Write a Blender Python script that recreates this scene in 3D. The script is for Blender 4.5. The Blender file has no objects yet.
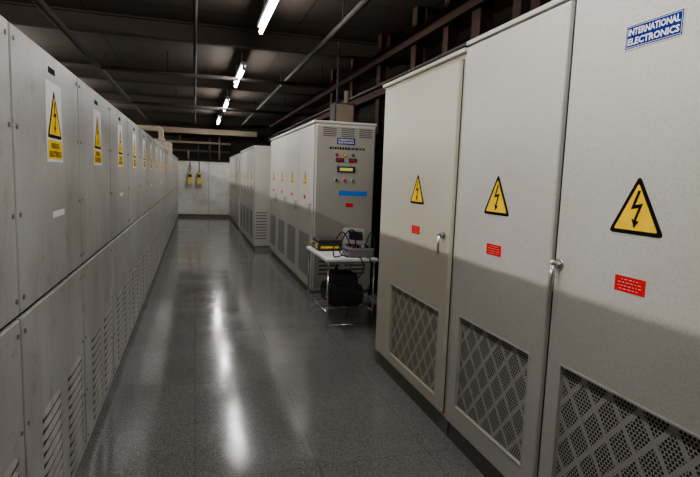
import bpy, math, random
from mathutils import Matrix, Vector
random.seed(7)
SC=bpy.context.scene
COL=SC.collection

# ------------------------------------------------------------------ materials
def mat_new(name):
    m=bpy.data.materials.new(name); m.use_nodes=True
    nt=m.node_tree
    return m,nt,nt.nodes["Principled BSDF"]
def plain(name,col,rough=.5,metal=0.,emis=None,es=0.,spec=.5):
    m,nt,p=mat_new(name)
    tc=nt.nodes.new("ShaderNodeTexCoord"); n=nt.nodes.new("ShaderNodeTexNoise"); n.inputs["Scale"].default_value=14
    nt.links.new(tc.outputs["Object"],n.inputs["Vector"])
    r=nt.nodes.new("ShaderNodeValToRGB")
    r.color_ramp.elements[0].position=.3; r.color_ramp.elements[1].position=.7
    r.color_ramp.elements[0].color=(*[c*.93 for c in col],1); r.color_ramp.elements[1].color=(*[min(1,c*1.05) for c in col],1)
    nt.links.new(n.outputs["Fac"],r.inputs["Fac"]); nt.links.new(r.outputs["Color"],p.inputs["Base Color"])
    p.inputs["Roughness"].default_value=rough; p.inputs["Metallic"].default_value=metal
    p.inputs["Specular IOR Level"].default_value=spec
    if emis:
        p.inputs["Emission Color"].default_value=(*emis,1); p.inputs["Emission Strength"].default_value=es
    return m
def paint(name,col,rough=.42,dirt=.25,scale=1.6,spec=.5,streak=0.,fine=.86,stain=0.):
    m,nt,p=mat_new(name)
    N=nt.nodes; L=nt.links
    g=N.new("ShaderNodeNewGeometry")
    n1=N.new("ShaderNodeTexNoise"); n1.inputs["Scale"].default_value=scale; n1.inputs["Detail"].default_value=8; n1.inputs["Roughness"].default_value=.65
    n2=N.new("ShaderNodeTexNoise"); n2.inputs["Scale"].default_value=160; n2.inputs["Detail"].default_value=3
    L.new(g.outputs["Position"],n1.inputs["Vector"]); L.new(g.outputs["Position"],n2.inputs["Vector"])
    r=N.new("ShaderNodeValToRGB")
    r.color_ramp.elements[0].position=.32; r.color_ramp.elements[1].position=.62
    r.color_ramp.elements[0].color=(*[c*(1-dirt)*k for c,k in zip(col,(1,.985,.96))],1); r.color_ramp.elements[1].color=(*col,1)
    L.new(n1.outputs["Fac"],r.inputs["Fac"])
    r2=N.new("ShaderNodeValToRGB"); r2.color_ramp.elements[0].position=.3; r2.color_ramp.elements[1].position=.7
    r2.color_ramp.elements[0].color=(fine,fine,fine,1); r2.color_ramp.elements[1].color=(1,1,1,1)
    L.new(n2.outputs["Fac"],r2.inputs["Fac"])
    def mul(a,b):
        mx=N.new("ShaderNodeMix"); mx.data_type='RGBA'; mx.blend_type='MULTIPLY'; mx.inputs[0].default_value=1
        L.new(a,mx.inputs[6]); L.new(b,mx.inputs[7]); return mx.outputs[2]
    out=mul(r.outputs["Color"],r2.outputs["Color"])
    if streak:
        mp=N.new("ShaderNodeMapping"); mp.inputs["Scale"].default_value=(1,3,.8); L.new(g.outputs["Position"],mp.inputs[0])
        n3=N.new("ShaderNodeTexNoise"); n3.inputs["Scale"].default_value=1.6; n3.inputs["Detail"].default_value=7; n3.inputs["Roughness"].default_value=.7; L.new(mp.outputs[0],n3.inputs["Vector"])
        r3=N.new("ShaderNodeValToRGB"); r3.color_ramp.elements[0].position=.34; r3.color_ramp.elements[1].position=.56
        q=1-streak; r3.color_ramp.elements[0].color=(q,q*.97,q*.92,1); r3.color_ramp.elements[1].color=(1,1,1,1); L.new(n3.outputs["Fac"],r3.inputs["Fac"])
        out=mul(out,r3.outputs["Color"])
    if stain:
        n4=N.new("ShaderNodeTexNoise"); n4.inputs["Scale"].default_value=5.5; n4.inputs["Detail"].default_value=9; n4.inputs["Roughness"].default_value=.75; L.new(g.outputs["Position"],n4.inputs["Vector"])
        r4=N.new("ShaderNodeValToRGB"); r4.color_ramp.elements[0].position=.34; r4.color_ramp.elements[1].position=.43
        q=1-stain; r4.color_ramp.elements[0].color=(q,q*.88,q*.74,1); r4.color_ramp.elements[1].color=(1,1,1,1); L.new(n4.outputs["Fac"],r4.inputs["Fac"])
        out=mul(out,r4.outputs["Color"])
    L.new(out,p.inputs["Base Color"])
    mr=N.new("ShaderNodeMapRange"); mr.inputs[3].default_value=rough-.08; mr.inputs[4].default_value=rough+.12
    L.new(n1.outputs["Fac"],mr.inputs[0]); L.new(mr.outputs[0],p.inputs["Roughness"])
    b=N.new("ShaderNodeBump"); b.inputs["Strength"].default_value=.12; b.inputs["Distance"].default_value=.002
    L.new(n2.outputs["Fac"],b.inputs["Height"]); L.new(b.outputs["Normal"],p.inputs["Normal"])
    p.inputs["Specular IOR Level"].default_value=spec
    return m
M={}
M['lgray']=paint("grey_enamel_worn",(.425,.412,.385),.32,.30,1.8,streak=.22,stain=.34)
M['rgray']=paint("warm_grey_hammer_paint",(.55,.528,.475),.34,.08,fine=.80)
M['rbeige']=paint("cream_beige_hammer_paint",(.56,.52,.41),.32,.08,fine=.82)
M['bgray']=paint("grey_cabinet_paint",(.50,.477,.43),.38,.12)
M['plinth']=plain("plinth_dark_grey",(.17,.16,.15),.55)
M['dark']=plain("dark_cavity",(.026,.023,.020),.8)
M['cavity']=plain("grey_cavity",(.085,.08,.075),.8)
M['seam']=plain("seam_painted_shade",(.014,.013,.012),.8)  # near-black sheet behind the doors; its colour paints the shade in the gaps
M['slot']=plain("louvre_slot_dark",(.034,.022,.013),.8)
M['lattice']=plain("galvanised_lattice",(.42,.40,.365),.5,.0)
M['chrome']=plain("chrome",(.80,.80,.80),.18,1.)
M['satin']=plain("satin_lever_metal",(.60,.59,.56),.28,1.)
M['steel']=plain("zinc_screw",(.28,.27,.25),.4,.9)
M['yellow']=plain("warning_yellow",(.97,.58,.0),.8,spec=0)
M['black']=plain("print_black",(.003,.003,.003),.8,spec=.05)
M['white']=plain("print_white",(.80,.80,.78),.6,spec=.2)
M['pink']=plain("worn_white_print",(.78,.45,.43),.6,spec=.1)
M['red']=plain("label_red",(.62,.0,.004),.8,spec=0)
M['blue']=plain("enamel_blue",(.0,.010,.15),.7,spec=.05)
M['cyan']=plain("tape_blue",(.0,.14,.60),.7,spec=.1)
M['green']=plain("button_green",(.02,.25,.06),.4)
M['alu']=plain("aluminium_plate",(.70,.72,.75),.5,spec=.2)
M['lcd']=plain("display_green",(.45,.50,.08),.4,0,(.7,.8,.12),.25)
M['tabletop']=plain("table_laminate_white",(.88,.88,.86),.4)
M['blk']=plain("black_plastic",(.016,.016,.018),.4)
M['bag']=plain("black_fabric",(.014,.014,.015),.85)
M['grey']=plain("instrument_grey",(.16,.162,.165),.5)
M['lidgrey']=plain("instrument_light_grey",(.38,.38,.37),.5)
M['paper']=plain("paper_sheet",(.75,.74,.70),.7)
M['pipe']=plain("pipe_brown",(.022,.017,.014),.75,spec=.25)
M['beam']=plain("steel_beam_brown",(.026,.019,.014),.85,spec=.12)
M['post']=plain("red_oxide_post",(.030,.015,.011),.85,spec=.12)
M['duct']=plain("insulated_duct_beige",(.40,.34,.24),.7)
M['farbeam']=plain("beam_dusty_brown",(.13,.10,.07),.8,spec=.2)
M['tray']=plain("cable_tray_dull",(.018,.015,.013),.8,spec=.1)
M['cable']=plain("cable_black",(.012,.010,.010),.6)
M['batten']=plain("lamp_housing_white",(.30,.30,.29),.5)
M['tube']=plain("fluorescent_tube_lit",(.9,.9,.9),.4,0,(1.0,.98,.965),180)
M['tubeL']=plain("fluorescent_tube_lit_aisle",(.9,.9,.9),.4,0,(1.0,.97,.935),375)
M['ylamp']=plain("gauge_beige_yellow",(.58,.43,.12),.5)
M['farwall']=paint("back_wall_grey_white",(.74,.73,.69),.6,.28,1.3,streak=.25,stain=.15)
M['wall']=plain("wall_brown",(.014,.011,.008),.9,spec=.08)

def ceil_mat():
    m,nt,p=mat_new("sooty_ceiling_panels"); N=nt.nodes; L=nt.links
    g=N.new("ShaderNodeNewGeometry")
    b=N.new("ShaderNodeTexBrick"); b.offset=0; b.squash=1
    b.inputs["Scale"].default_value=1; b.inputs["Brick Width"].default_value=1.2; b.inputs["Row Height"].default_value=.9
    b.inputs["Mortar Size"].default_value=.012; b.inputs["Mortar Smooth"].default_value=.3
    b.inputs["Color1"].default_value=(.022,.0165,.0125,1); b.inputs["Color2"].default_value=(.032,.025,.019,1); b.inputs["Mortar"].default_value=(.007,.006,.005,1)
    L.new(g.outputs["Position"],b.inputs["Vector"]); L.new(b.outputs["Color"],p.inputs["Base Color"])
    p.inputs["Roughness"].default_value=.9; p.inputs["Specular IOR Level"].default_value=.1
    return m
M['ceil']=ceil_mat()

def floor_mat():
    m,nt,p=mat_new("polished_terrazzo_tiles"); N=nt.nodes; L=nt.links
    g=N.new("ShaderNodeNewGeometry")
    v=N.new("ShaderNodeTexVoronoi"); v.inputs["Scale"].default_value=300; L.new(g.outputs["Position"],v.inputs["Vector"])
    r=N.new("ShaderNodeValToRGB"); cr=r.color_ramp
    cr.elements[0].position=.0; cr.elements[0].color=(.078,.074,.070,1)
    cr.elements[1].position=1; cr.elements[1].color=(.26,.25,.238,1)
    e=cr.elements.new(.6); e.color=(.130,.125,.118,1)
    sep=N.new("ShaderNodeSeparateColor"); L.new(v.outputs["Color"],sep.inputs[0]); L.new(sep.outputs[0],r.inputs["Fac"])
    n=N.new("ShaderNodeTexNoise"); n.inputs["Scale"].default_value=2.2; n.inputs["Detail"].default_value=9; n.inputs["Roughness"].default_value=.65; L.new(g.outputs["Position"],n.inputs["Vector"])
    r2=N.new("ShaderNodeValToRGB"); r2.color_ramp.elements[0].position=.3; r2.color_ramp.elements[1].position=.7
    r2.color_ramp.elements[0].color=(.86,.86,.86,1); r2.color_ramp.elements[1].color=(1.06,1.06,1.06,1); L.new(n.outputs["Fac"],r2.inputs["Fac"])
    mx=N.new("ShaderNodeMix"); mx.data_type='RGBA'; mx.blend_type='MULTIPLY'; mx.inputs[0].default_value=1
    L.new(r.outputs["Color"],mx.inputs[6]); L.new(r2.outputs["Color"],mx.inputs[7])
    b=N.new("ShaderNodeTexBrick"); b.offset=0; b.squash=1
    b.inputs["Scale"].default_value=1; b.inputs["Brick Width"].default_value=.6; b.inputs["Row Height"].default_value=.6
    b.inputs["Mortar Size"].default_value=.0025; b.inputs["Mortar Smooth"].default_value=.3
    b.inputs["Color1"].default_value=(.98,.98,.98,1); b.inputs["Color2"].default_value=(1.02,1.02,1.02,1); b.inputs["Mortar"].default_value=(.58,.58,.58,1)
    L.new(g.outputs["Position"],b.inputs["Vector"])
    mx2=N.new("ShaderNodeMix"); mx2.data_type='RGBA'; mx2.blend_type='MULTIPLY'; mx2.inputs[0].default_value=1
    L.new(mx.outputs[2],mx2.inputs[6]); L.new(b.outputs["Color"],mx2.inputs[7]); L.new(mx2.outputs[2],p.inputs["Base Color"])
    mr=N.new("ShaderNodeMapRange"); mr.inputs[1].default_value=.35; mr.inputs[2].default_value=.65; mr.inputs[3].default_value=.09; mr.inputs[4].default_value=.18; L.new(n.outputs["Fac"],mr.inputs[0]); L.new(mr.outputs[0],p.inputs["Roughness"])
    n3=N.new("ShaderNodeTexNoise"); n3.inputs["Scale"].default_value=4.0; n3.inputs["Detail"].default_value=2; L.new(g.outputs["Position"],n3.inputs["Vector"])
    bp=N.new("ShaderNodeBump"); bp.inputs["Strength"].default_value=.10; bp.inputs["Distance"].default_value=.01; L.new(n3.outputs["Fac"],bp.inputs["Height"]); L.new(bp.outputs["Normal"],p.inputs["Normal"])
    p.inputs["Specular IOR Level"].default_value=.36
    return m
M['floor']=floor_mat()

# ------------------------------------------------------------------ mesh builder
class B:
    def __init__(s): s.v=[];s.f=[];s.m=[];s.mats=[]
    def mi(s,k):
        if k not in s.mats: s.mats.append(k)
        return s.mats.index(k)
    def add(s,vs,fs,k):
        o=len(s.v); s.v+= [tuple(v) for v in vs]; i=s.mi(k)
        for f in fs: s.f.append([o+a for a in f]); s.m.append(i)
    def box(s,x0,x1,y0,y1,z0,z1,k,c=0.):
        if x0>x1:x0,x1=x1,x0
        if y0>y1:y0,y1=y1,y0
        if c<=0:
            vs=[(x,y,z) for x in(x0,x1) for y in(y0,y1) for z in(z0,z1)]
            s.add(vs,[(0,1,3,2),(4,6,7,5),(0,4,5,1),(2,3,7,6),(0,2,6,4),(1,5,7,3)],k)
        else:
            import bmesh
            bm=bmesh.new(); bmesh.ops.create_cube(bm,size=1)
            for v in bm.verts: v.co=Vector(((x0+x1)/2+v.co.x*(x1-x0),(y0+y1)/2+v.co.y*(y1-y0),(z0+z1)/2+v.co.z*(z1-z0)))
            bmesh.ops.bevel(bm,geom=bm.edges[:],offset=c,segments=2,affect='EDGES',profile=.5)
            bm.verts.index_update()
            s.add([v.co[:] for v in bm.verts],[[v.index for v in f.verts] for f in bm.faces],k); bm.free()
    def cyl(s,p0,p1,r,k,n=12,r2=None):
        p0=Vector(p0);p1=Vector(p1);d=(p1-p0).normalized()
        a=d.orthogonal().normalized();b=d.cross(a); r2=r if r2 is None else r2
        vs=[];
        for p,rr in((p0,r),(p1,r2)):
            for i in range(n):
                t=2*math.pi*i/n; vs.append(p+a*math.cos(t)*rr+b*math.sin(t)*rr)
        fs=[(i,(i+1)%n,n+(i+1)%n,n+i) for i in range(n)]+[tuple(range(n))[::-1],tuple(range(n,2*n))]
        s.add(vs,fs,k)
    def sweep(s,pts,r,k,n=12):
        pts=[Vector(p) for p in pts]; m=len(pts); vs=[]; ref=None
        for i,p in enumerate(pts):
            d=(pts[min(i+1,m-1)]-pts[max(i-1,0)]).normalized()
            if ref is None: a=d.orthogonal().normalized()
            else: a=(ref-d*ref.dot(d)).normalized()
            ref=a; c=d.cross(a)
            for j in range(n):
                t=2*math.pi*j/n; vs.append(p+a*math.cos(t)*r+c*math.sin(t)*r)
        fs=[(i*n+j,i*n+(j+1)%n,(i+1)*n+(j+1)%n,(i+1)*n+j) for i in range(m-1) for j in range(n)]
        fs+=[tuple(range(n))[::-1],tuple(range((m-1)*n,m*n))]
        s.add(vs,fs,k)
    def ball(s,p,r,k,n=8):
        vs=[];m=n//2
        for j in range(m+1):
            for i in range(n):
                th=math.pi*j/m; ph=2*math.pi*i/n
                vs.append((p[0]+r*math.sin(th)*math.cos(ph),p[1]+r*math.sin(th)*math.sin(ph),p[2]+r*math.cos(th)))
        s.add(vs,[(j*n+i,j*n+(i+1)%n,(j+1)*n+(i+1)%n,(j+1)*n+i) for j in range(m) for i in range(n)],k)
    def obj(s,name,parent=None,loc=(0,0,0),bevel=0,smooth=False):
        me=bpy.data.meshes.new(name); me.from_pydata(s.v,[],s.f)
        for k in s.mats: me.materials.append(M[k])
        me.polygons.foreach_set("material_index",s.m)
        if smooth: me.polygons.foreach_set("use_smooth",[len(f)<=4 for f in s.f])
        me.update()
        o=bpy.data.objects.new(name,me); COL.objects.link(o); o.location=loc
        if parent: o.parent=parent
        if bevel:
            bv=o.modifiers.new("bevel","BEVEL"); bv.width=bevel; bv.segments=2; bv.limit_method='ANGLE'
        return o
def smoothpts(pts,n=8):
    P=[Vector(p) for p in pts]; out=[]
    for i in range(len(P)-1):
        a=P[max(i-1,0)];b=P[i];c=P[i+1];d=P[min(i+2,len(P)-1)]
        for j in range(n):
            t=j/n; out.append(.5*((2*b)+(c-a)*t+(2*a-5*b+4*c-d)*t*t+(3*b-a-3*c+d)*t**3))
    out.append(P[-1]); return out
def thing(name,loc,label,cat,group=None):
    e=bpy.data.objects.new(name,None); e.empty_display_size=.1; COL.objects.link(e); e.location=loc
    e["label"]=label; e["category"]=cat
    if group: e["group"]=group
    return e
def tag(o,label,cat,group=None):
    o["label"]=label;o["category"]=cat
    if group:o["group"]=group
    return o
def clone(root,loc,skip=()):
    def cp(o,par):
        c=o.copy()
        COL.objects.link(c)
        if par: c.parent=par
        for ch in list(o.children):
            if ch.name.split(".")[0] in skip: continue
            cp(ch,c)
        return c
    c=cp(root,None); c.location=loc
    return c
def each(name,parent,items,**kw):
    for it in items:
        b=B(); it(b); b.obj(name,parent,**kw)

class Sheet:
    def __init__(s,b,o,u,n): s.b=b;s.o=Vector(o);s.u=Vector(u);s.v=Vector((0,0,1));s.n=Vector(n)
    def P(s,x,y,w): return s.o+s.u*x+s.v*y+s.n*w
    def poly(s,pts,w,k): s.b.add([s.P(x,y,w) for x,y in pts],[tuple(range(len(pts)))],k)
    def plate(s,pts,w0,w1,k):
        n=len(pts)
        s.b.add([s.P(x,y,w0) for x,y in pts]+[s.P(x,y,w1) for x,y in pts],[(i,(i+1)%n,n+(i+1)%n,n+i) for i in range(n)]+[tuple(range(n,2*n)),tuple(range(n))[::-1]],k)
    def rect(s,x0,y0,x1,y1,w,k): s.poly([(x0,y0),(x1,y0),(x1,y1),(x0,y1)],w,k)
    def frame(s,x0,y0,x1,y1,t,w,k):
        s.rect(x0,y0,x1,y0+t,w,k);s.rect(x0,y1-t,x1,y1,w,k);s.rect(x0,y0+t,x0+t,y1-t,w,k);s.rect(x1-t,y0+t,x1,y1-t,w,k)
    def disc(s,x,y,r,w,k,n=16,h=0,ry=None):
        ry=ry or r
        pts=[(x+r*math.cos(2*math.pi*i/n),y+ry*math.sin(2*math.pi*i/n)) for i in range(n)]
        if h: s.plate(pts,w,w+h,k)
        else: s.poly(pts,w,k)
    def text(s,t,x,y,size,w,k,width=None,bold=.012):
        vs,fs=text_mesh(t,bold)
        xs=[v[0] for v in vs]; ys=[v[1] for v in vs]; x0,x1,y0,y1=min(xs),max(xs),min(ys),max(ys)
        sy=size/(y1-y0); sx=(width/(x1-x0)) if width else sy
        cx=(x0+x1)/2; cy=(y0+y1)/2
        s.b.add([s.P(x+(a-cx)*sx,y+(c-cy)*sy,w) for a,c in vs],fs,k)
_tc={}
def text_mesh(t,bold):
    if (t,bold) in _tc:return _tc[(t,bold)]
    c=bpy.data.curves.new("lettering","FONT"); c.body=t; c.resolution_u=2; c.offset=bold
    o=bpy.data.objects.new("lettering",c); COL.objects.link(o)
    bpy.context.view_layer.update()
    dg=bpy.context.evaluated_depsgraph_get()
    me=bpy.data.meshes.new_from_object(o.evaluated_get(dg))
    r=([(v.co.x,v.co.y) for v in me.vertices],[tuple(p.vertices) for p in me.polygons])
    bpy.data.objects.remove(o); bpy.data.curves.remove(c); bpy.data.meshes.remove(me)
    _tc[(t,bold)]=r; return r
def round_poly(pts,r,seg=5):
    out=[];n=len(pts)
    for i in range(n):
        p=Vector(pts[i]);a=Vector(pts[i-1]);c=Vector(pts[(i+1)%n])
        da=(a-p).normalized();dc=(c-p).normalized()
        ang=math.acos(max(-1,min(1,da.dot(dc)))); d=r/math.tan(ang/2)
        s0=p+da*d; e0=p+dc*d
        for j in range(seg+1):
            t=j/seg; q=(1-t)**2*s0+2*t*(1-t)*p+t*t*e0; out.append((q.x,q.y))
    return out
BOLT=[(.0,.74),(-.11,.42),(.035,.45),(-.035,.25),(-.08,.27),(-.02,.10),(.07,.23),(.012,.238),(.115,.53),(-.025,.50),(.055,.74)]
def triangle(sh,cx,y0,side,w,th=.0015):
    h=side*.866
    sh.plate(round_poly([(cx-side/2,y0),(cx+side/2,y0),(cx,y0+h)],side*.055),w,w+th,'black')
    ins=side*.062
    b=ins*1.732
    sh.poly(round_poly([(cx-side/2+b,y0+ins),(cx+side/2-b,y0+ins),(cx,y0+h-2*ins)],side*.02),w+th+.0006,'yellow')
    sh.poly([(cx+px*h*1.1,y0+py*h) for px,py in BOLT],w+th+.0012,'black')

def leaf(b,n,y0,y1,z0,z1,t,k,hole=None,ch=.005,xb=0.):
    def ring(x,ins,rc=None):
        a,c,d,e=(rc if rc else (y0,y1,z0,z1))
        return [(x,a+ins,d+ins),(x,c-ins,d+ins),(x,c-ins,e-ins),(x,a+ins,e-ins)]
    vs=ring(xb,0)+ring(xb+n*(t-ch),0)+ring(xb+n*(t-ch*.35),ch*.35)+ring(xb+n*t,ch)
    fs=[]
    for L in range(3):
        for i in range(4): fs.append((L*4+i,L*4+(i+1)%4,L*4+4+(i+1)%4,L*4+4+i))
    if hole:
        vs+=ring(xb+n*t,0,hole)+ring(xb+n*.004,0,hole)
        for L in (3,4):
            for i in range(4): fs.append((L*4+i,L*4+(i+1)%4,L*4+4+(i+1)%4,L*4+4+i))
    else: fs.append((12,13,14,15))
    b.add(vs,fs,k)
def honeycomb(b,x,y0,y1,z0,z1,p,k,open_=.76):
    R=p/math.sqrt(3); row=0; z=z0
    while z<z1+R:
        y=y0+(p/2 if row%2 else 0)
        while y<y1+p/2:
            vs=[]
            for s in (0,1):
                for i in range(12):
                    t=math.pi/6+math.pi/6*i
                    if s==0: rr=R if i%2==0 else R*math.cos(math.pi/6)
                    else: rr=R*open_
                    vs.append((x,min(max(y+rr*math.cos(t),y0-.004),y1+.004),min(max(z+rr*math.sin(t),z0-.004),z1+.004)))
            b.add(vs,[(i,(i+1)%12,12+(i+1)%12,12+i) for i in range(12)],k)
            y+=p
        z+=R*1.5; row+=1

# ------------------------------------------------------------------ room
def struct(name,*a):
    b=B(); b.box(*a); o=b.obj(name); o["kind"]="structure"; return o
YB=17.6; XL=-4.6; XR=3.1; CZ=3.25
struct("floor",XL,XR,-2.2,YB,-.1,0,'floor')
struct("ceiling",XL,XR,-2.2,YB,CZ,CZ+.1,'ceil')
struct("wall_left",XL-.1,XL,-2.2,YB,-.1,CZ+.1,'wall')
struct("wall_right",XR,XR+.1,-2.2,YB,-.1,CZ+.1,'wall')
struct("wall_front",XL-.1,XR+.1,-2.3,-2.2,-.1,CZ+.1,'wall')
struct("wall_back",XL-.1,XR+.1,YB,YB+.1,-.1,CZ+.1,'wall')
b=B()
b.box(-.62,.42,YB-.05,YB-.002,.1,1.80,'farwall'); b.box(.428,1.18,YB-.05,YB-.002,.1,1.80,'farwall')
b.box(-.62,1.18,YB-.04,YB-.002,0,.1,'farbeam'); b.box(-.62,1.18,YB-.07,YB-.002,1.80,1.84,'beam')
o=b.obj("trim_1"); o["kind"]="structure"
n=2
for y in (3.4,6.9,10.4,13.9):
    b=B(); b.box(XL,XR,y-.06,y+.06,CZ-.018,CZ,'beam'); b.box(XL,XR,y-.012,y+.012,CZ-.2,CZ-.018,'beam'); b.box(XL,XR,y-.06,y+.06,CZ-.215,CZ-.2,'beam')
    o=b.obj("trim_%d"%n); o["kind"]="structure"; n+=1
b=B(); b.box(-1.1,1.9,17.1,17.28,2.64,2.80,'farbeam'); b.box(-1.1,1.9,17.28,YB,2.62,2.66,'beam')
o=b.obj("trim_%d"%n); o["kind"]="structure"; n+=1

# ------------------------------------------------------------------ lamps
def lamp(x,y0,k,label):
    e=thing("fluorescent_lamp",(x,y0+.8,2.95),label,"lamp","ceiling tube lamps")
    b=B(); b.box(-.035,.035,-.82,.82,.05,.10,'batten')
    b.obj("lamp_housing",e,bevel=.004)
    each("hanger_rod",e,[lambda b,y=y:b.cyl((0,y,.10),(0,y,CZ-2.95),.008,'steel',8) for y in(-.5,.5)])
    each("tube_socket",e,[lambda b,y=y:b.box(-.018,.018,y,y+.02,-.02,.05,'batten') for y in(-.80,.78)])
    b=B(); b.cyl((0,-.77,0),(0,.77,0),.018,k,12); b.obj("tube",e)
for y in (.45,4.2,7.85,11.5,15.2): lamp(.67,y,'tube',"lit fluorescent tube lamp hanging above the aisle floor")
for y in (.6,4.2,7.85,11.5,15.2): lamp(-2.98,y,'tubeL',"lit fluorescent tube lamp hanging beyond the cabinet row")

# ------------------------------------------------------------------ left cabinets
LW=.93; LH=1.876; LX=-.522; G=.003
def left_cabinet(y):
    e=thing("electrical_cabinet",(LX,y,0),"worn grey steel switchgear cabinet with yellow warning sign and louvres","electrical cabinet","grey switchgear cabinet row")
    w=LW-2*G
    b=B(); b.box(-.60,-.016,G,G+w,.06,LH,'lgray'); b.box(-.57,-.03,G,G+w,0,.06,'plinth'); b.box(-.0165,-.014,G,G+w,.06,LH-.002,'seam')
    b.obj("body",e)
    b=B(); leaf(b,1,.007,LW-.007,.993,LH-.006,.016,'lgray',ch=.004,xb=-.015)
    ud=b.obj("upper_door",e)
    b=B(); leaf(b,1,.007,LW-.007,.065,.977,.016,'lgray',ch=.004,xb=-.015)
    ld=b.obj("lower_door",e)
    sb=B(); sb.cyl((0,0,0),(.005,0,0),.0075,'steel',8)
    first=None
    for par,zs in((ud,(1.04,1.3,1.57,1.83)),(ld,(.11,.35,.62,.93))):
        for yy in(.035,LW-.035):
            for z in zs:
                if first is None: first=sb.obj("screw",par,(0,yy,z))
                else:
                    c=first.copy(); COL.objects.link(c); c.parent=par; c.location=(0,yy,z)
    for y0,y1 in((.19,.46),(.58,.86)):
        b=B(); N=11; dz=.043
        for i in range(N):
            zz=.125+i*dz; a=y0; c=y1; h=.024; d=.007
            segs=8; top=[];bot=[]
            for j in range(segs+1):
                t=j/segs; yy=a+(c-a)*t; bul=math.sin(math.pi*t)**.35 if 0<t<1 else 0
                top.append((.001,yy,zz+h*(.35+.65*bul))); bot.append((.001+d*bul,yy,zz))
            m=segs+1
            b.add(top+bot,[(j,j+1,m+j+1,m+j) for j in range(segs)],'lgray')
            b.add([(.0014,a+.002,zz-.018),(.0014,c-.002,zz-.018),(.0014,c-.002,zz+.001),(.0014,a+.002,zz+.001)],[(0,1,2,3)],'slot')
        b.obj("louvre_vent",ld)
    b=B(); s=Sheet(b,(.001,LW/2+.02,1.47),(0,1,0),(1,0,0))
    s.plate([(-.115,.0),(.115,.0),(.115,.30),(-.115,.30)],0,.0015,'white')
    triangle(s,0,.09,.215,.0016,.0005)
    s.rect(-.105,.012,.105,.082,.0022,'yellow'); s.text("RIESGO",0,.062,.020,.003,'black',.12,.03); s.text("ELECTRICO",0,.031,.022,.003,'black',.17,.03)
    b.obj("warning_sign",ud)["label"]="white plate with yellow high voltage triangle"
    b=B(); s=Sheet(b,(.001,LW/2,1.81),(0,1,0),(1,0,0)); s.plate([(-.045,-.011),(.045,-.011),(.045,.011),(-.045,.011)],0,.002,'black'); b.obj("nameplate",ud)
    b=B(); s=Sheet(b,(.001,LW/2+.05,1.27),(0,1,0),(1,0,0)); s.plate([(-.09,-.012),(.09,-.012),(.09,.012),(-.09,.012)],0,.001,'white'); b.obj("sticker",ud)["label"]="small white paper sticker"
    return e
LC=left_cabinet(1.80)
for k in range(-1,17):
    if k==0: continue
    sk=[]
    if k>6: sk.append("screw")
    if k in(1,3,4,6) or k>7: sk.append("sticker")
    clone(LC,(LX,1.80+k*LW,0),sk)

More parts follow.
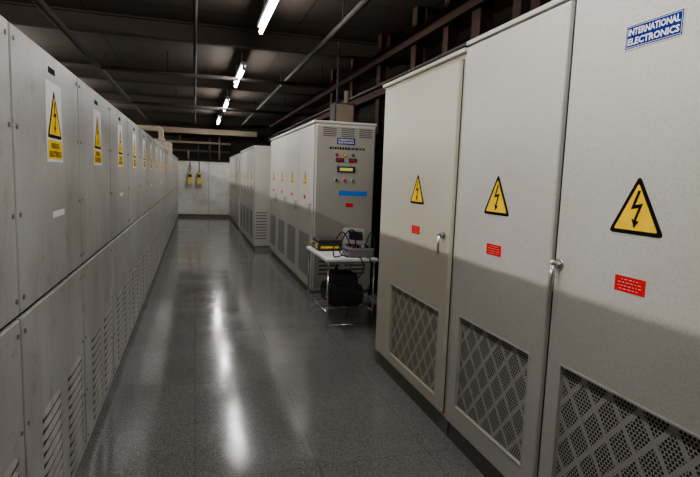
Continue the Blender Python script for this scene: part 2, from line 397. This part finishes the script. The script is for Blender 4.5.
# ------------------------------------------------------------------ right main cabinets
RX=1.35
def right_cabinet(y0,y1,hz,pm,door,hole,hy,signc,plaque,depth=.75,label=""):
    W=y1-y0
    e=thing("electrical_cabinet",(RX,y0,0),label,"electrical cabinet","tall cabinets with mesh vents")
    b=B(); b.box(.024,depth,.002,W-.002,.10,hz,pm); b.obj("body",e,bevel=.006)
    b=B(); b.box(.03,depth-.02,.002,W-.002,0,.10,'plinth'); b.obj("plinth",e)
    b=B(); b.box(.0,depth+.0,.001,W-.001,hz,hz+.022,pm) ; b.obj("top_cover",e,bevel=.004)
    d0,d1=door[0]-y0,door[1]-y0
    b=B(); h=(hole[0]-y0,hole[1]-y0,hole[2],hole[3])
    b.box(.0195,.0245,d0-.006,d1+.006,door[2]-.006,door[3]+.006,'seam')
    leaf(b,-1,d0,d1,door[2],door[3],.024,pm,h,ch=.008,xb=.022)
    D=b.obj("door",e)
    b=B()
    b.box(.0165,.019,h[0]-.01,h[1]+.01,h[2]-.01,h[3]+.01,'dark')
    st=.125; wd=.009
    cy=(h[0]+h[1])/2; cz=(h[2]+h[3])/2
    def clip(p,q):
        (ya,za),(yb,zb)=p,q
        t0,t1=0,1
        for pp,qq in((ya-yb,ya-h[0]),(yb-ya,h[1]-ya),(za-zb,za-h[2]),(zb-za,h[3]-za)):
            if abs(pp)<1e-9: continue
            t=qq/pp
            if pp<0:t0=max(t0,t)
            else:t1=min(t1,t)
        if t0>=t1:return None
        return ((ya+(yb-ya)*t0,za+(zb-za)*t0),(ya+(yb-ya)*t1,za+(zb-za)*t1))
    for sgn in(1,-1):
        for i in range(-9,10):
            c=clip((cy+i*st-1,cz-sgn*1.25),(cy+i*st+1,cz+sgn*1.25))
            if not c: continue
            (ya,za),(yb,zb)=c; dv=Vector((yb-ya,zb-za))
            if dv.length<.02: continue
            pn=Vector((-dv.y,dv.x)).normalized()*wd
            x=.0095 if sgn>0 else .0088
            b.add([(x,ya+pn.x,za+pn.y),(x,yb+pn.x,zb+pn.y),(x,yb-pn.x,zb-pn.y),(x,ya-pn.x,za-pn.y)],[(0,1,2,3)],'lattice')
    b.obj("vent_backing",D)
    b=B(); honeycomb(b,.007,h[0],h[1],h[2],h[3],.0148,pm,.71)
    b.obj("vent_mesh",D)
    b=B()
    for a in((h[0]-.008,h[2]-.008,h[1]+.008,h[2]),(h[0]-.008,h[3],h[1]+.008,h[3]+.008),(h[0]-.008,h[2],h[0],h[3]),(h[1],h[2],h[1]+.008,h[3])):
        b.box(-.004,-.001,a[0],a[2],a[1],a[3],pm)
    b.obj("vent_rim",D)
    if hy:
        yy=hy-y0
        b=B(); b.cyl((-.002,yy,1.145),(-.008,yy,1.145),.023,'satin',18)
        b.cyl((-.008,yy,1.145),(-.034,yy,1.145),.013,'satin',14)
        b.cyl((-.034,yy,1.152),(-.034,yy,1.045),.010,'satin',12,.0065); b.ball((-.034,yy,1.152),.013,'satin',12); b.ball((-.034,yy,1.045),.0075,'satin',10)
        b.obj("handle",D,smooth=True)["label"]="metal lever handle hanging down from a round boss"
    sc=signc-y0
    b=B(); s=Sheet(b,(-.002,sc,1.30),(0,-1,0),(-1,0,0)); triangle(s,0,0,.22,0)
    b.obj("warning_sign",D)["label"]="yellow high voltage triangle with black bolt"
    b=B(); s=Sheet(b,(-.002,sc-.0,1.135),(0,-1,0),(-1,0,0))
    s.plate([(-.062,-.026),(.062,-.026),(.062,.026),(-.062,.026)],0,.001,'red')
    random.seed(3)
    for zz,hw in((.016,.034),(.0055,.048),(-.0055,.048),(-.016,.040)):
        x=-hw
        while x<hw:
            l=random.choice((.006,.009,.012)); s.rect(x,zz-.0009,min(x+l,hw),zz+.0009,.0015,'pink'); x+=l+.006
    b.obj("label_plate",D)["label"]="small red label with white print"
    if plaque:
        b=B(); s=Sheet(b,(-.002,plaque-y0,1.93),(0,-1,0),(-1,0,0))
        s.plate([(-.108,-.039),(.108,-.039),(.108,.039),(-.108,.039)],0,.002,'alu')
        s.rect(-.105,-.036,.105,.036,.0024,'blue')
        s.frame(-.101,-.0325,.101,.0325,.0014,.0027,'alu')
        s.text("INTERNATIONAL",0,.0148,.0215,.0030,'alu',.190,.035)
        s.text("ELECTRONICS",0,-.0150,.0215,.0031,'alu',.190,.035)
        b.obj("nameplate",D)["label"]="blue and silver maker nameplate"
    return e
right_cabinet(2.53,3.78,2.125,'rbeige',(2.575,3.70,.13,2.09),(2.66,3.42,.20,.70),2.645,3.04,None,label="tall cream-beige cabinet with mesh vent and lever handle")
right_cabinet(1.715,2.52,2.15,'rgray',(1.725,2.51,.12,2.14),(1.81,2.41,.24,.735),None,2.13,None,label="tall warm grey cabinet door with mesh vent")
right_cabinet(.90,1.705,2.15,'rgray',(.91,1.695,.12,2.14),(1.01,1.61,.26,.76),1.665,1.325,1.33,label="tall warm grey cabinet with blue maker nameplate")

# ------------------------------------------------------------------ further right cabinets
def block(y0,y1,x,h,nd,label,depth=.75,signs=True,mesh=False):
    W=y1-y0
    e=thing("electrical_cabinet",(x,y0,0),label,"electrical cabinet")
    b=B(); b.box(.015,depth,0,W,.08,h,'bgray'); b.obj("body",e,bevel=.008)
    b=B(); b.box(.03,depth-.02,.01,W-.01,0,.08,'plinth'); b.obj("plinth",e)
    b=B(); b.box(-.01,depth+.01,-.01,W+.01,h,h+.03,'bgray'); b.obj("top_cover",e,bevel=.006)
    dw=(W-.02)/nd
    for i in range(nd):
        a=.01+i*dw
        b=B(); b.box(.011,.016,a,a+dw,.1,h-.02,'seam'); leaf(b,-1,a+.006,a+dw-.006,.10,h-.02,.018,'bgray',ch=.005,xb=.014); D=b.obj("door",e)
        b=B()
        if mesh:
            b.box(-.0045,-.0042,a+.14,a+dw-.14,.22,.74,'cavity'); honeycomb(b,-.0052,a+.14,a+dw-.14,.22,.74,.024,'bgray',.68); b.obj("vent_mesh",D)
        else:
            for j in range(9):
                z=.2+j*.055
                b.add([(-.005,a+.12,z),(-.005,a+dw-.12,z),(-.014,a+dw-.12,z-.02),(-.014,a+.12,z-.02)],[(0,1,2,3)],'bgray')
                b.add([(-.0055,a+.12,z-.042),(-.0055,a+dw-.12,z-.042),(-.0055,a+dw-.12,z-.02),(-.0055,a+.12,z-.02)],[(0,1,2,3)],'slot')
            b.obj("louvre_vent",D)
        b=B(); yy=a+.05; b.box(-.010,-.004,yy-.015,yy+.015,1.0,1.14,'chrome'); b.cyl((-.01,yy,1.12),(-.03,yy,1.12),.01,'chrome'); b.cyl((-.03,yy,1.13),(-.03,yy,1.0),.008,'chrome'); b.obj("handle",D)
        if signs:
            b=B(); s=Sheet(b,(-.005,a+dw/2,1.36),(0,-1,0),(-1,0,0)); triangle(s,0,0,.19,0); b.obj("warning_sign",D)
            b=B(); s=Sheet(b,(-.005,a+dw/2,1.19),(0,-1,0),(-1,0,0)); s.plate([(-.055,-.022),(.055,-.022),(.055,.022),(-.055,.022)],0,.001,'red'); b.obj("label_plate",D)
    return e
E2=block(6.0,9.65,1.33,2.07,4,"grey electrical cabinet with control panel on its end",mesh=True)
M['endp']=paint("end_panel_grey",(.315,.292,.25),.42,.15)
def ends(name,builder,label=None):
    b=B(); s=Sheet(b,(0,0,0),(1,0,0),(0,-1,0)); builder(s,b); o=b.obj(name,E2)
    if label:o["label"]=label
def f(s,b):
    b.box(.03,.735,-.012,-.0005,.14,2.04,'endp',.003)
ends("end_panel",f)
w0=.013
for cx in (.18,.40,.62):
    def f(s,b):
        for j in range(5): s.rect(cx-.08,1.925+j*.022,cx+.08,1.934+j*.022,w0,'slot')
    ends("vent_slots",f)
def f(s,b):
    s.plate([(.27,1.835),(.49,1.835),(.49,1.91),(.27,1.91)],w0,w0+.002,'blue'); s.text("INTERNATIONAL",.38,1.888,.020,w0+.003,'white',.19,.03); s.text("ELECTRONICS",.38,1.858,.020,w0+.003,'white',.19,.03)
ends("nameplate",f,"blue and silver maker nameplate")
def f(s,b):
    random.seed(5); x=.18
    while x<.62:
        l=random.choice((.012,.018,.026)); s.rect(x,1.775,x+l,1.803,w0,'black'); x+=l+.008
ends("printed_legend",f,"line of black printed lettering")
for x,k in((.27,'red'),(.37,'yellow'),(.47,'green')):
    def f(s,b,x=x,k=k): s.disc(x,1.715,.018,w0,'blk',14,.004); s.disc(x,1.715,.012,w0+.004,k,14,.012)
    ends("indicator_light",f,k+" indicator light")
for x in(.26,.42):
    def f(s,b,x=x):
        s.plate([(x,1.63),(x+.10,1.63),(x+.10,1.675),(x,1.675)],w0,w0+.006,'blk'); s.rect(x+.02,1.645,x+.08,1.663,w0+.0066,'red')
    ends("digital_meter",f,"black meter with red display")
def f(s,b):
    s.plate([(.28,1.51),(.50,1.51),(.50,1.58),(.28,1.58)],w0,w0+.008,'blk'); s.rect(.31,1.527,.47,1.563,w0+.0086,'lcd')
ends("display_unit",f,"black display unit with lit yellow-green screen")
for x,k in((.27,'black'),(.37,'red'),(.47,'green')):
    def f(s,b,x=x,k=k): s.disc(x,1.42,.020,w0,'alu',14,.004); s.disc(x,1.42,.015,w0+.004,k,14,.016)
    ends("push_button",f,k+" push button")
def f(s,b): s.plate([(.31,1.235),(.66,1.235),(.66,1.29),(.31,1.29)],w0,w0+.001,'cyan')
ends("blue_strip",f,"blue adhesive strip")
def f(s,b): s.plate([(.40,1.10),(.49,1.10),(.49,1.145),(.40,1.145)],w0,w0+.001,'red')
ends("label_plate",f,"small red label")
for cx in(.22,.54):
    def f(s,b):
        for j in range(6): s.rect(cx-.13,.28+j*.05,cx+.13,.30+j*.05,w0,'slot')
    ends("louvre_vent",f)

def far_end(e):
    b=B()
    for j in range(10):
        z=.22+j*.055; b.add([(.04,-.001,z),(.25,-.001,z),(.25,-.001,z+.014),(.04,-.001,z+.014)],[(0,1,2,3)],'slot')
    b.obj("end_louvre",e)
E3=block(10.0,13.1,1.07,1.96,4,"grey electrical cabinet standing forward beside the aisle",mesh=True); far_end(E3)
E4=block(13.6,17.3,1.07,1.93,4,"grey electrical cabinet near the back wall")

e=thing("switch_box",(1.64,6.3,2.102),"dark metal switch box with conduit standing on a cabinet","switch box")
b=B(); b.box(0,.26,0,.25,0,.26,'pipe',.008); b.obj("box_body",e)
b=B(); b.box(.02,.24,-.008,-.001,.02,.24,'farbeam',.003); b.obj("lid",e)
b=B(); b.cyl((.06,.12,.26),(.06,.12,1.0),.016,'pipe',10); b.obj("conduit",e)
b=B(); b.cyl((.18,.12,.26),(.18,.12,.42),.03,'farbeam',12); b.obj("cable_gland",e)
for y,w in((1.75,.06),(2.3,.05),(2.62,.07),(3.2,.05),(3.42,.05),(4.0,.07),(4.55,.05),(5.3,.06),(6.4,.06),(7.6,.06),(8.8,.06)):
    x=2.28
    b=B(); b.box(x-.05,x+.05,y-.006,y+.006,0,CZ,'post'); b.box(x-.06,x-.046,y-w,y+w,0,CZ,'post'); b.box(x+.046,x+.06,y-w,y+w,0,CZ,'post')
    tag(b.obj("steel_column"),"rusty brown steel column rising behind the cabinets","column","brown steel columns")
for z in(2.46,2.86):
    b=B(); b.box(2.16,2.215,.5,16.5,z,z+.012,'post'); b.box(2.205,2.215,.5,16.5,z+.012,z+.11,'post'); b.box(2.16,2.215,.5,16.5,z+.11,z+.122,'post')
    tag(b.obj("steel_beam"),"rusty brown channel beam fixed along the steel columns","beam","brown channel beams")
for i in range(2):
    b=B(); x=2.175+i*.027
    pts=[(x,.6+t*.7,2.583+.0125) for t in range(22)]
    b.sweep(smoothpts(pts,2),.0122,'cable',8); tag(b.obj("power_cable",smooth=True),"black cable lying along the brown channel beam","cable","overhead black cables")
def pipe(x,z,r,y0=-1.5,y1=17.5,k='pipe'):
    e=thing("ceiling_pipe",(0,0,0),"brown pipe running along the ceiling","pipe")
    b=B(); b.cyl((x,y0,z),(x,y1,z),r,k,12); b.obj("pipe_run",e,smooth=True)
    each("pipe_hanger",e,[lambda b,y=y:b.box(x-.012,x+.012,y,y+.02,z+r*.8,CZ,'tray') for y in(1.2,5.2,9.2,13.2)])
pipe(0.0,2.98,.022); pipe(1.42,2.98,.03); pipe(-1.35,2.93,.04)
for y,z,r in((8.6,2.93,.03),(12.4,2.90,.035)):
    e=thing("ceiling_pipe",(0,0,0),"brown conduit crossing below the ceiling","pipe")
    b=B(); b.cyl((-3.5,y,z),(2.1,y,z),r,'pipe',12); b.obj("pipe_run",e,smooth=True)
    each("pipe_hanger",e,[lambda b,x=x:b.box(x-.012,x+.012,y-.01,y+.01,z+r*.8,CZ,'tray') for x in(-2.5,-.4,2)])
e=thing("pipework",(0,17.35,0),"dark open pipework above the pale back wall","pipework")
each("pipe_run",e,[lambda b:b.cyl((-1.0,0,2.38),(1.1,0,2.38),.035,'farbeam',12),lambda b:b.cyl((-1.0,.08,2.12),(1.1,.08,2.12),.03,'pipe',12),
   lambda b:b.cyl((-.45,.0,2.38),(-.45,.0,2.64),.03,'pipe',12),lambda b:b.cyl((.45,.05,1.86),(.45,.05,2.64),.035,'pipe',12),lambda b:b.cyl((.75,.05,1.86),(.75,.05,2.64),.025,'farbeam',12),
   lambda b:b.cyl((.1,.05,1.86),(.1,.05,2.38),.02,'pipe',12),lambda b:b.cyl((-.2,.05,1.86),(-.2,.05,2.12),.025,'farbeam',12)],smooth=True)
e=thing("insulated_pipe",(-.72,11.6,1.88),"tan insulated pipe bending down onto the cabinet row","pipe")
arc=[(-1.1,0,.44),(-.5,0,.44),(-.02,0,.44)]+[(-.02+.07*math.sin(t*math.pi/16),0,.37+.07*math.cos(t*math.pi/16)) for t in range(1,9)]+[(.05,0,.2),(.05,0,.003)]
b=B(); b.sweep(arc,.052,'duct',16); b.obj("pipe_run",e,smooth=True)
each("pipe_flange",e,[lambda b:b.cyl((-.6,0,.44),(-.55,0,.44),.075,'duct',16),lambda b:b.cyl((.05,0,.20),(.05,0,.24),.075,'duct',16)],smooth=True)
b=B(); b.box(-1.05,-.6,14.2,15.2,1.88,2.20,'duct',.01); tag(b.obj("junction_box"),"large tan metal box on top of the cabinet row","junction box")
b=B(); b.box(-1.0,-.62,9.3,9.8,1.88,1.98,'duct',.01); tag(b.obj("junction_box"),"low tan metal box on top of the cabinet row","junction box")

for x in(-.15,.13):
    e=thing("wall_gauge",(x,YB-.05,1.06),"dull yellow wall instrument with dark top on pale panel","gauge","pair of wall instruments")
    b=B(); b.box(-.085,.085,-.12,-.001,.0,.23,'ylamp',.01); b.obj("housing",e)
    b=B(); b.cyl((0,-.06,.23),(0,-.06,.32),.05,'blk',12); b.cyl((0,-.06,.32),(0,-.06,.38),.075,'ylamp',12); b.obj("cap",e)
    b=B(); b.cyl((0,-.06,.38),(0,-.06,.72),.014,'cable',8); b.obj("conduit",e)

# ------------------------------------------------------------------ table and what is on it
TX,TY,TZ=1.18,4.68,.68
e=thing("table",(TX,TY,0),"small white-topped table with thin chrome legs beside cabinets","table")
TWd,TL=.52,.92
b=B(); b.box(0,TWd,0,TL,TZ-.026,TZ,'tabletop',.004); b.obj("table_top",e)
for x in(.03,TWd-.03):
    for y in(.03,TL-.03):
        b=B(); b.cyl((x,y,.0),(x,y,TZ-.026),.0095,'chrome',12); b.obj("leg",e,smooth=True)
each("leg_rail",e,[lambda b,y=y:b.cyl((.03,y,.03),(TWd-.03,y,.03),.008,'chrome',10) for y in(.03,TL-.03)]+[lambda b,x=x:b.cyl((x,.03,.16),(x,TL-.03,.16),.007,'chrome',10) for x in(.03,TWd-.03)]+
   [lambda b,y=y:b.cyl((.03,y,.16),(TWd-.03,y,.16),.005,'chrome',8) for y in(.2,.35,.5,.65,.8)],smooth=True)
b=B(); b.box(.03,TWd-.03,.03,TL-.03,TZ-.045,TZ-.028,'grey'); b.obj("apron",e)
e=thing("equipment_bag",(TX+.08,TY+.16,.168),"large slumped black fabric bag on the lower rail of the table","bag")
b=B(); b.box(0,.38,0,.44,0,.22,'bag',.07); b.box(.05,.33,.05,.36,.16,.33,'bag',.06); o=b.obj("bag_body",e)
b=B(); b.sweep(smoothpts([(.07,.08,.30),(.09,.12,.37),(.12,.18,.40),(.14,.24,.37),(.15,.30,.30)],6),.008,'cable',8); b.obj("strap",e,smooth=True)
e=thing("cable_reel",(TX+.25,TY+.75,.168),"coiled dark cable lying on the lower rail of the table","cable")
b=B(); pts=[(.10*math.cos(t*.4)*(1+.04*math.sin(t*1.7)),.10*math.sin(t*.4),.014+t*.0016) for t in range(0,64)]; b.sweep(pts,.011,'cable',8); b.obj("coil",e,smooth=True)
e=thing("tool_case",(TX+.04,TY+.52,TZ+.002),"black tool case with yellow trim lying on the table","tool case")
b=B(); b.box(0,.27,0,.34,0,.075,'blk',.012); b.obj("case_body",e)
each("latch",e,[lambda b,y=y:b.box(-.008,-.001,y,y+.05,.03,.075,'yellow') for y in(.03,.26)]+[lambda b:b.box(.03,.22,-.006,-.001,.030,.052,'yellow')])
b=B(); b.box(.01,.26,.01,.33,.0755,.115,'blk',.012); b.obj("lid",e)
b=B(); b.sweep([(-.002,.12,.05),(-.035,.125,.05),(-.035,.235,.05),(-.002,.24,.05)],.008,'grey',8); b.obj("handle",e)
e=thing("test_instrument",(TX+.25,TY+.06,TZ+.002),"open grey instrument case with tilted lid and looping cables","instrument")
b=B(); b.box(0,.25,0,.30,0,.09,'grey',.015); b.obj("instrument_body",e)
b=B(); b.box(.02,.23,.02,.28,.0905,.094,'blk'); b.obj("front_panel",e)
b=B(); b.box(.0,.24,-.03,.03,0,.18,'lidgrey',.016); o=b.obj("lid",e,(.005,.22,.098)); o.rotation_euler=(-.40,.10,.2)
b=B(); b.box(.04,.20,-.0325,-.0305,.05,.14,'blk'); b.obj("lid_lining",o)
each("knob",e,[lambda b,i=i:b.cyl((.05+i*.045,.05,.094),(.05+i*.045,.05,.112),.011,('red','black','alu','black')[i],10) for i in range(4)])
b=B(); b.sweep(smoothpts([(-.002,.05,.06),(-.03,.08,.07),(-.035,.15,.08),(-.03,.22,.07),(-.002,.25,.06)],5),.008,'cable',8); b.obj("handle",e,smooth=True)
for pts in ([(.10,.14,.10),(.05,.08,.26),(-.05,.03,.22),(-.10,.02,.06),(-.02,-.02,.010)],
            [(.04,.12,.10),(-.05,.10,.24),(-.14,.06,.14),(-.15,.04,.012),(-.05,.10,.012)],
            [(.18,.10,.10),(.22,.05,.24),(.25,.02,.16),(.24,-.01,.012)]):
    b=B(); b.sweep(smoothpts(pts,8),.0065,'cable',8); b.obj("power_cable",e,smooth=True)
b=B(); b.sweep(smoothpts([(TX+.33,TY+.030,TZ+.008),(TX+.34,TY-.01,TZ+.006),(TX+.36,TY-.03,TZ-.10),(TX+.25,TY-.035,TZ-.28),(TX+.38,TY-.035,TZ-.32),(TX+.45,TY-.035,TZ-.18),(TX+.43,TY-.02,TZ+.0),(TX+.41,TY+.025,TZ+.008)],8),.0065,'cable',8)
tag(b.obj("power_cable",smooth=True),"black cable looping down over the table edge","cable")
b=B(); b.box(0,.15,0,.21,0,.0015,'paper'); o=b.obj("paper_sheet",None,(TX+.05,TY+.22,TZ+.0005)); o.rotation_euler=(0,0,.2); tag(o,"loose white paper sheet lying on the table","paper")

# ------------------------------------------------------------------ world + camera
w=bpy.data.worlds.new("world"); SC.world=w; w.use_nodes=True
w.node_tree.nodes["Background"].inputs[0].default_value=(.9,.95,1,1); w.node_tree.nodes["Background"].inputs[1].default_value=.02
fx,yaw,pit,rol=1.0393*500,.2918,.1165,.0348
F=Vector((math.sin(yaw)*math.cos(pit),math.cos(yaw)*math.cos(pit),-math.sin(pit)))
R=Vector((math.cos(yaw),-math.sin(yaw),0)); U=R.cross(F)
c,s=math.cos(rol),math.sin(rol)
R2=R*c+U*s; U2=U*c-R*s
cd=bpy.data.cameras.new("camera"); cd.sensor_width=36; cd.lens=fx/700*36; cd.clip_start=.05
co=bpy.data.objects.new("camera",cd); COL.objects.link(co)
mt=Matrix.Identity(4)
for i in range(3): mt[i][0]=R2[i]; mt[i][1]=U2[i]; mt[i][2]=-F[i]
mt[2][3]=1.45
co.matrix_world=mt
SC.camera=co
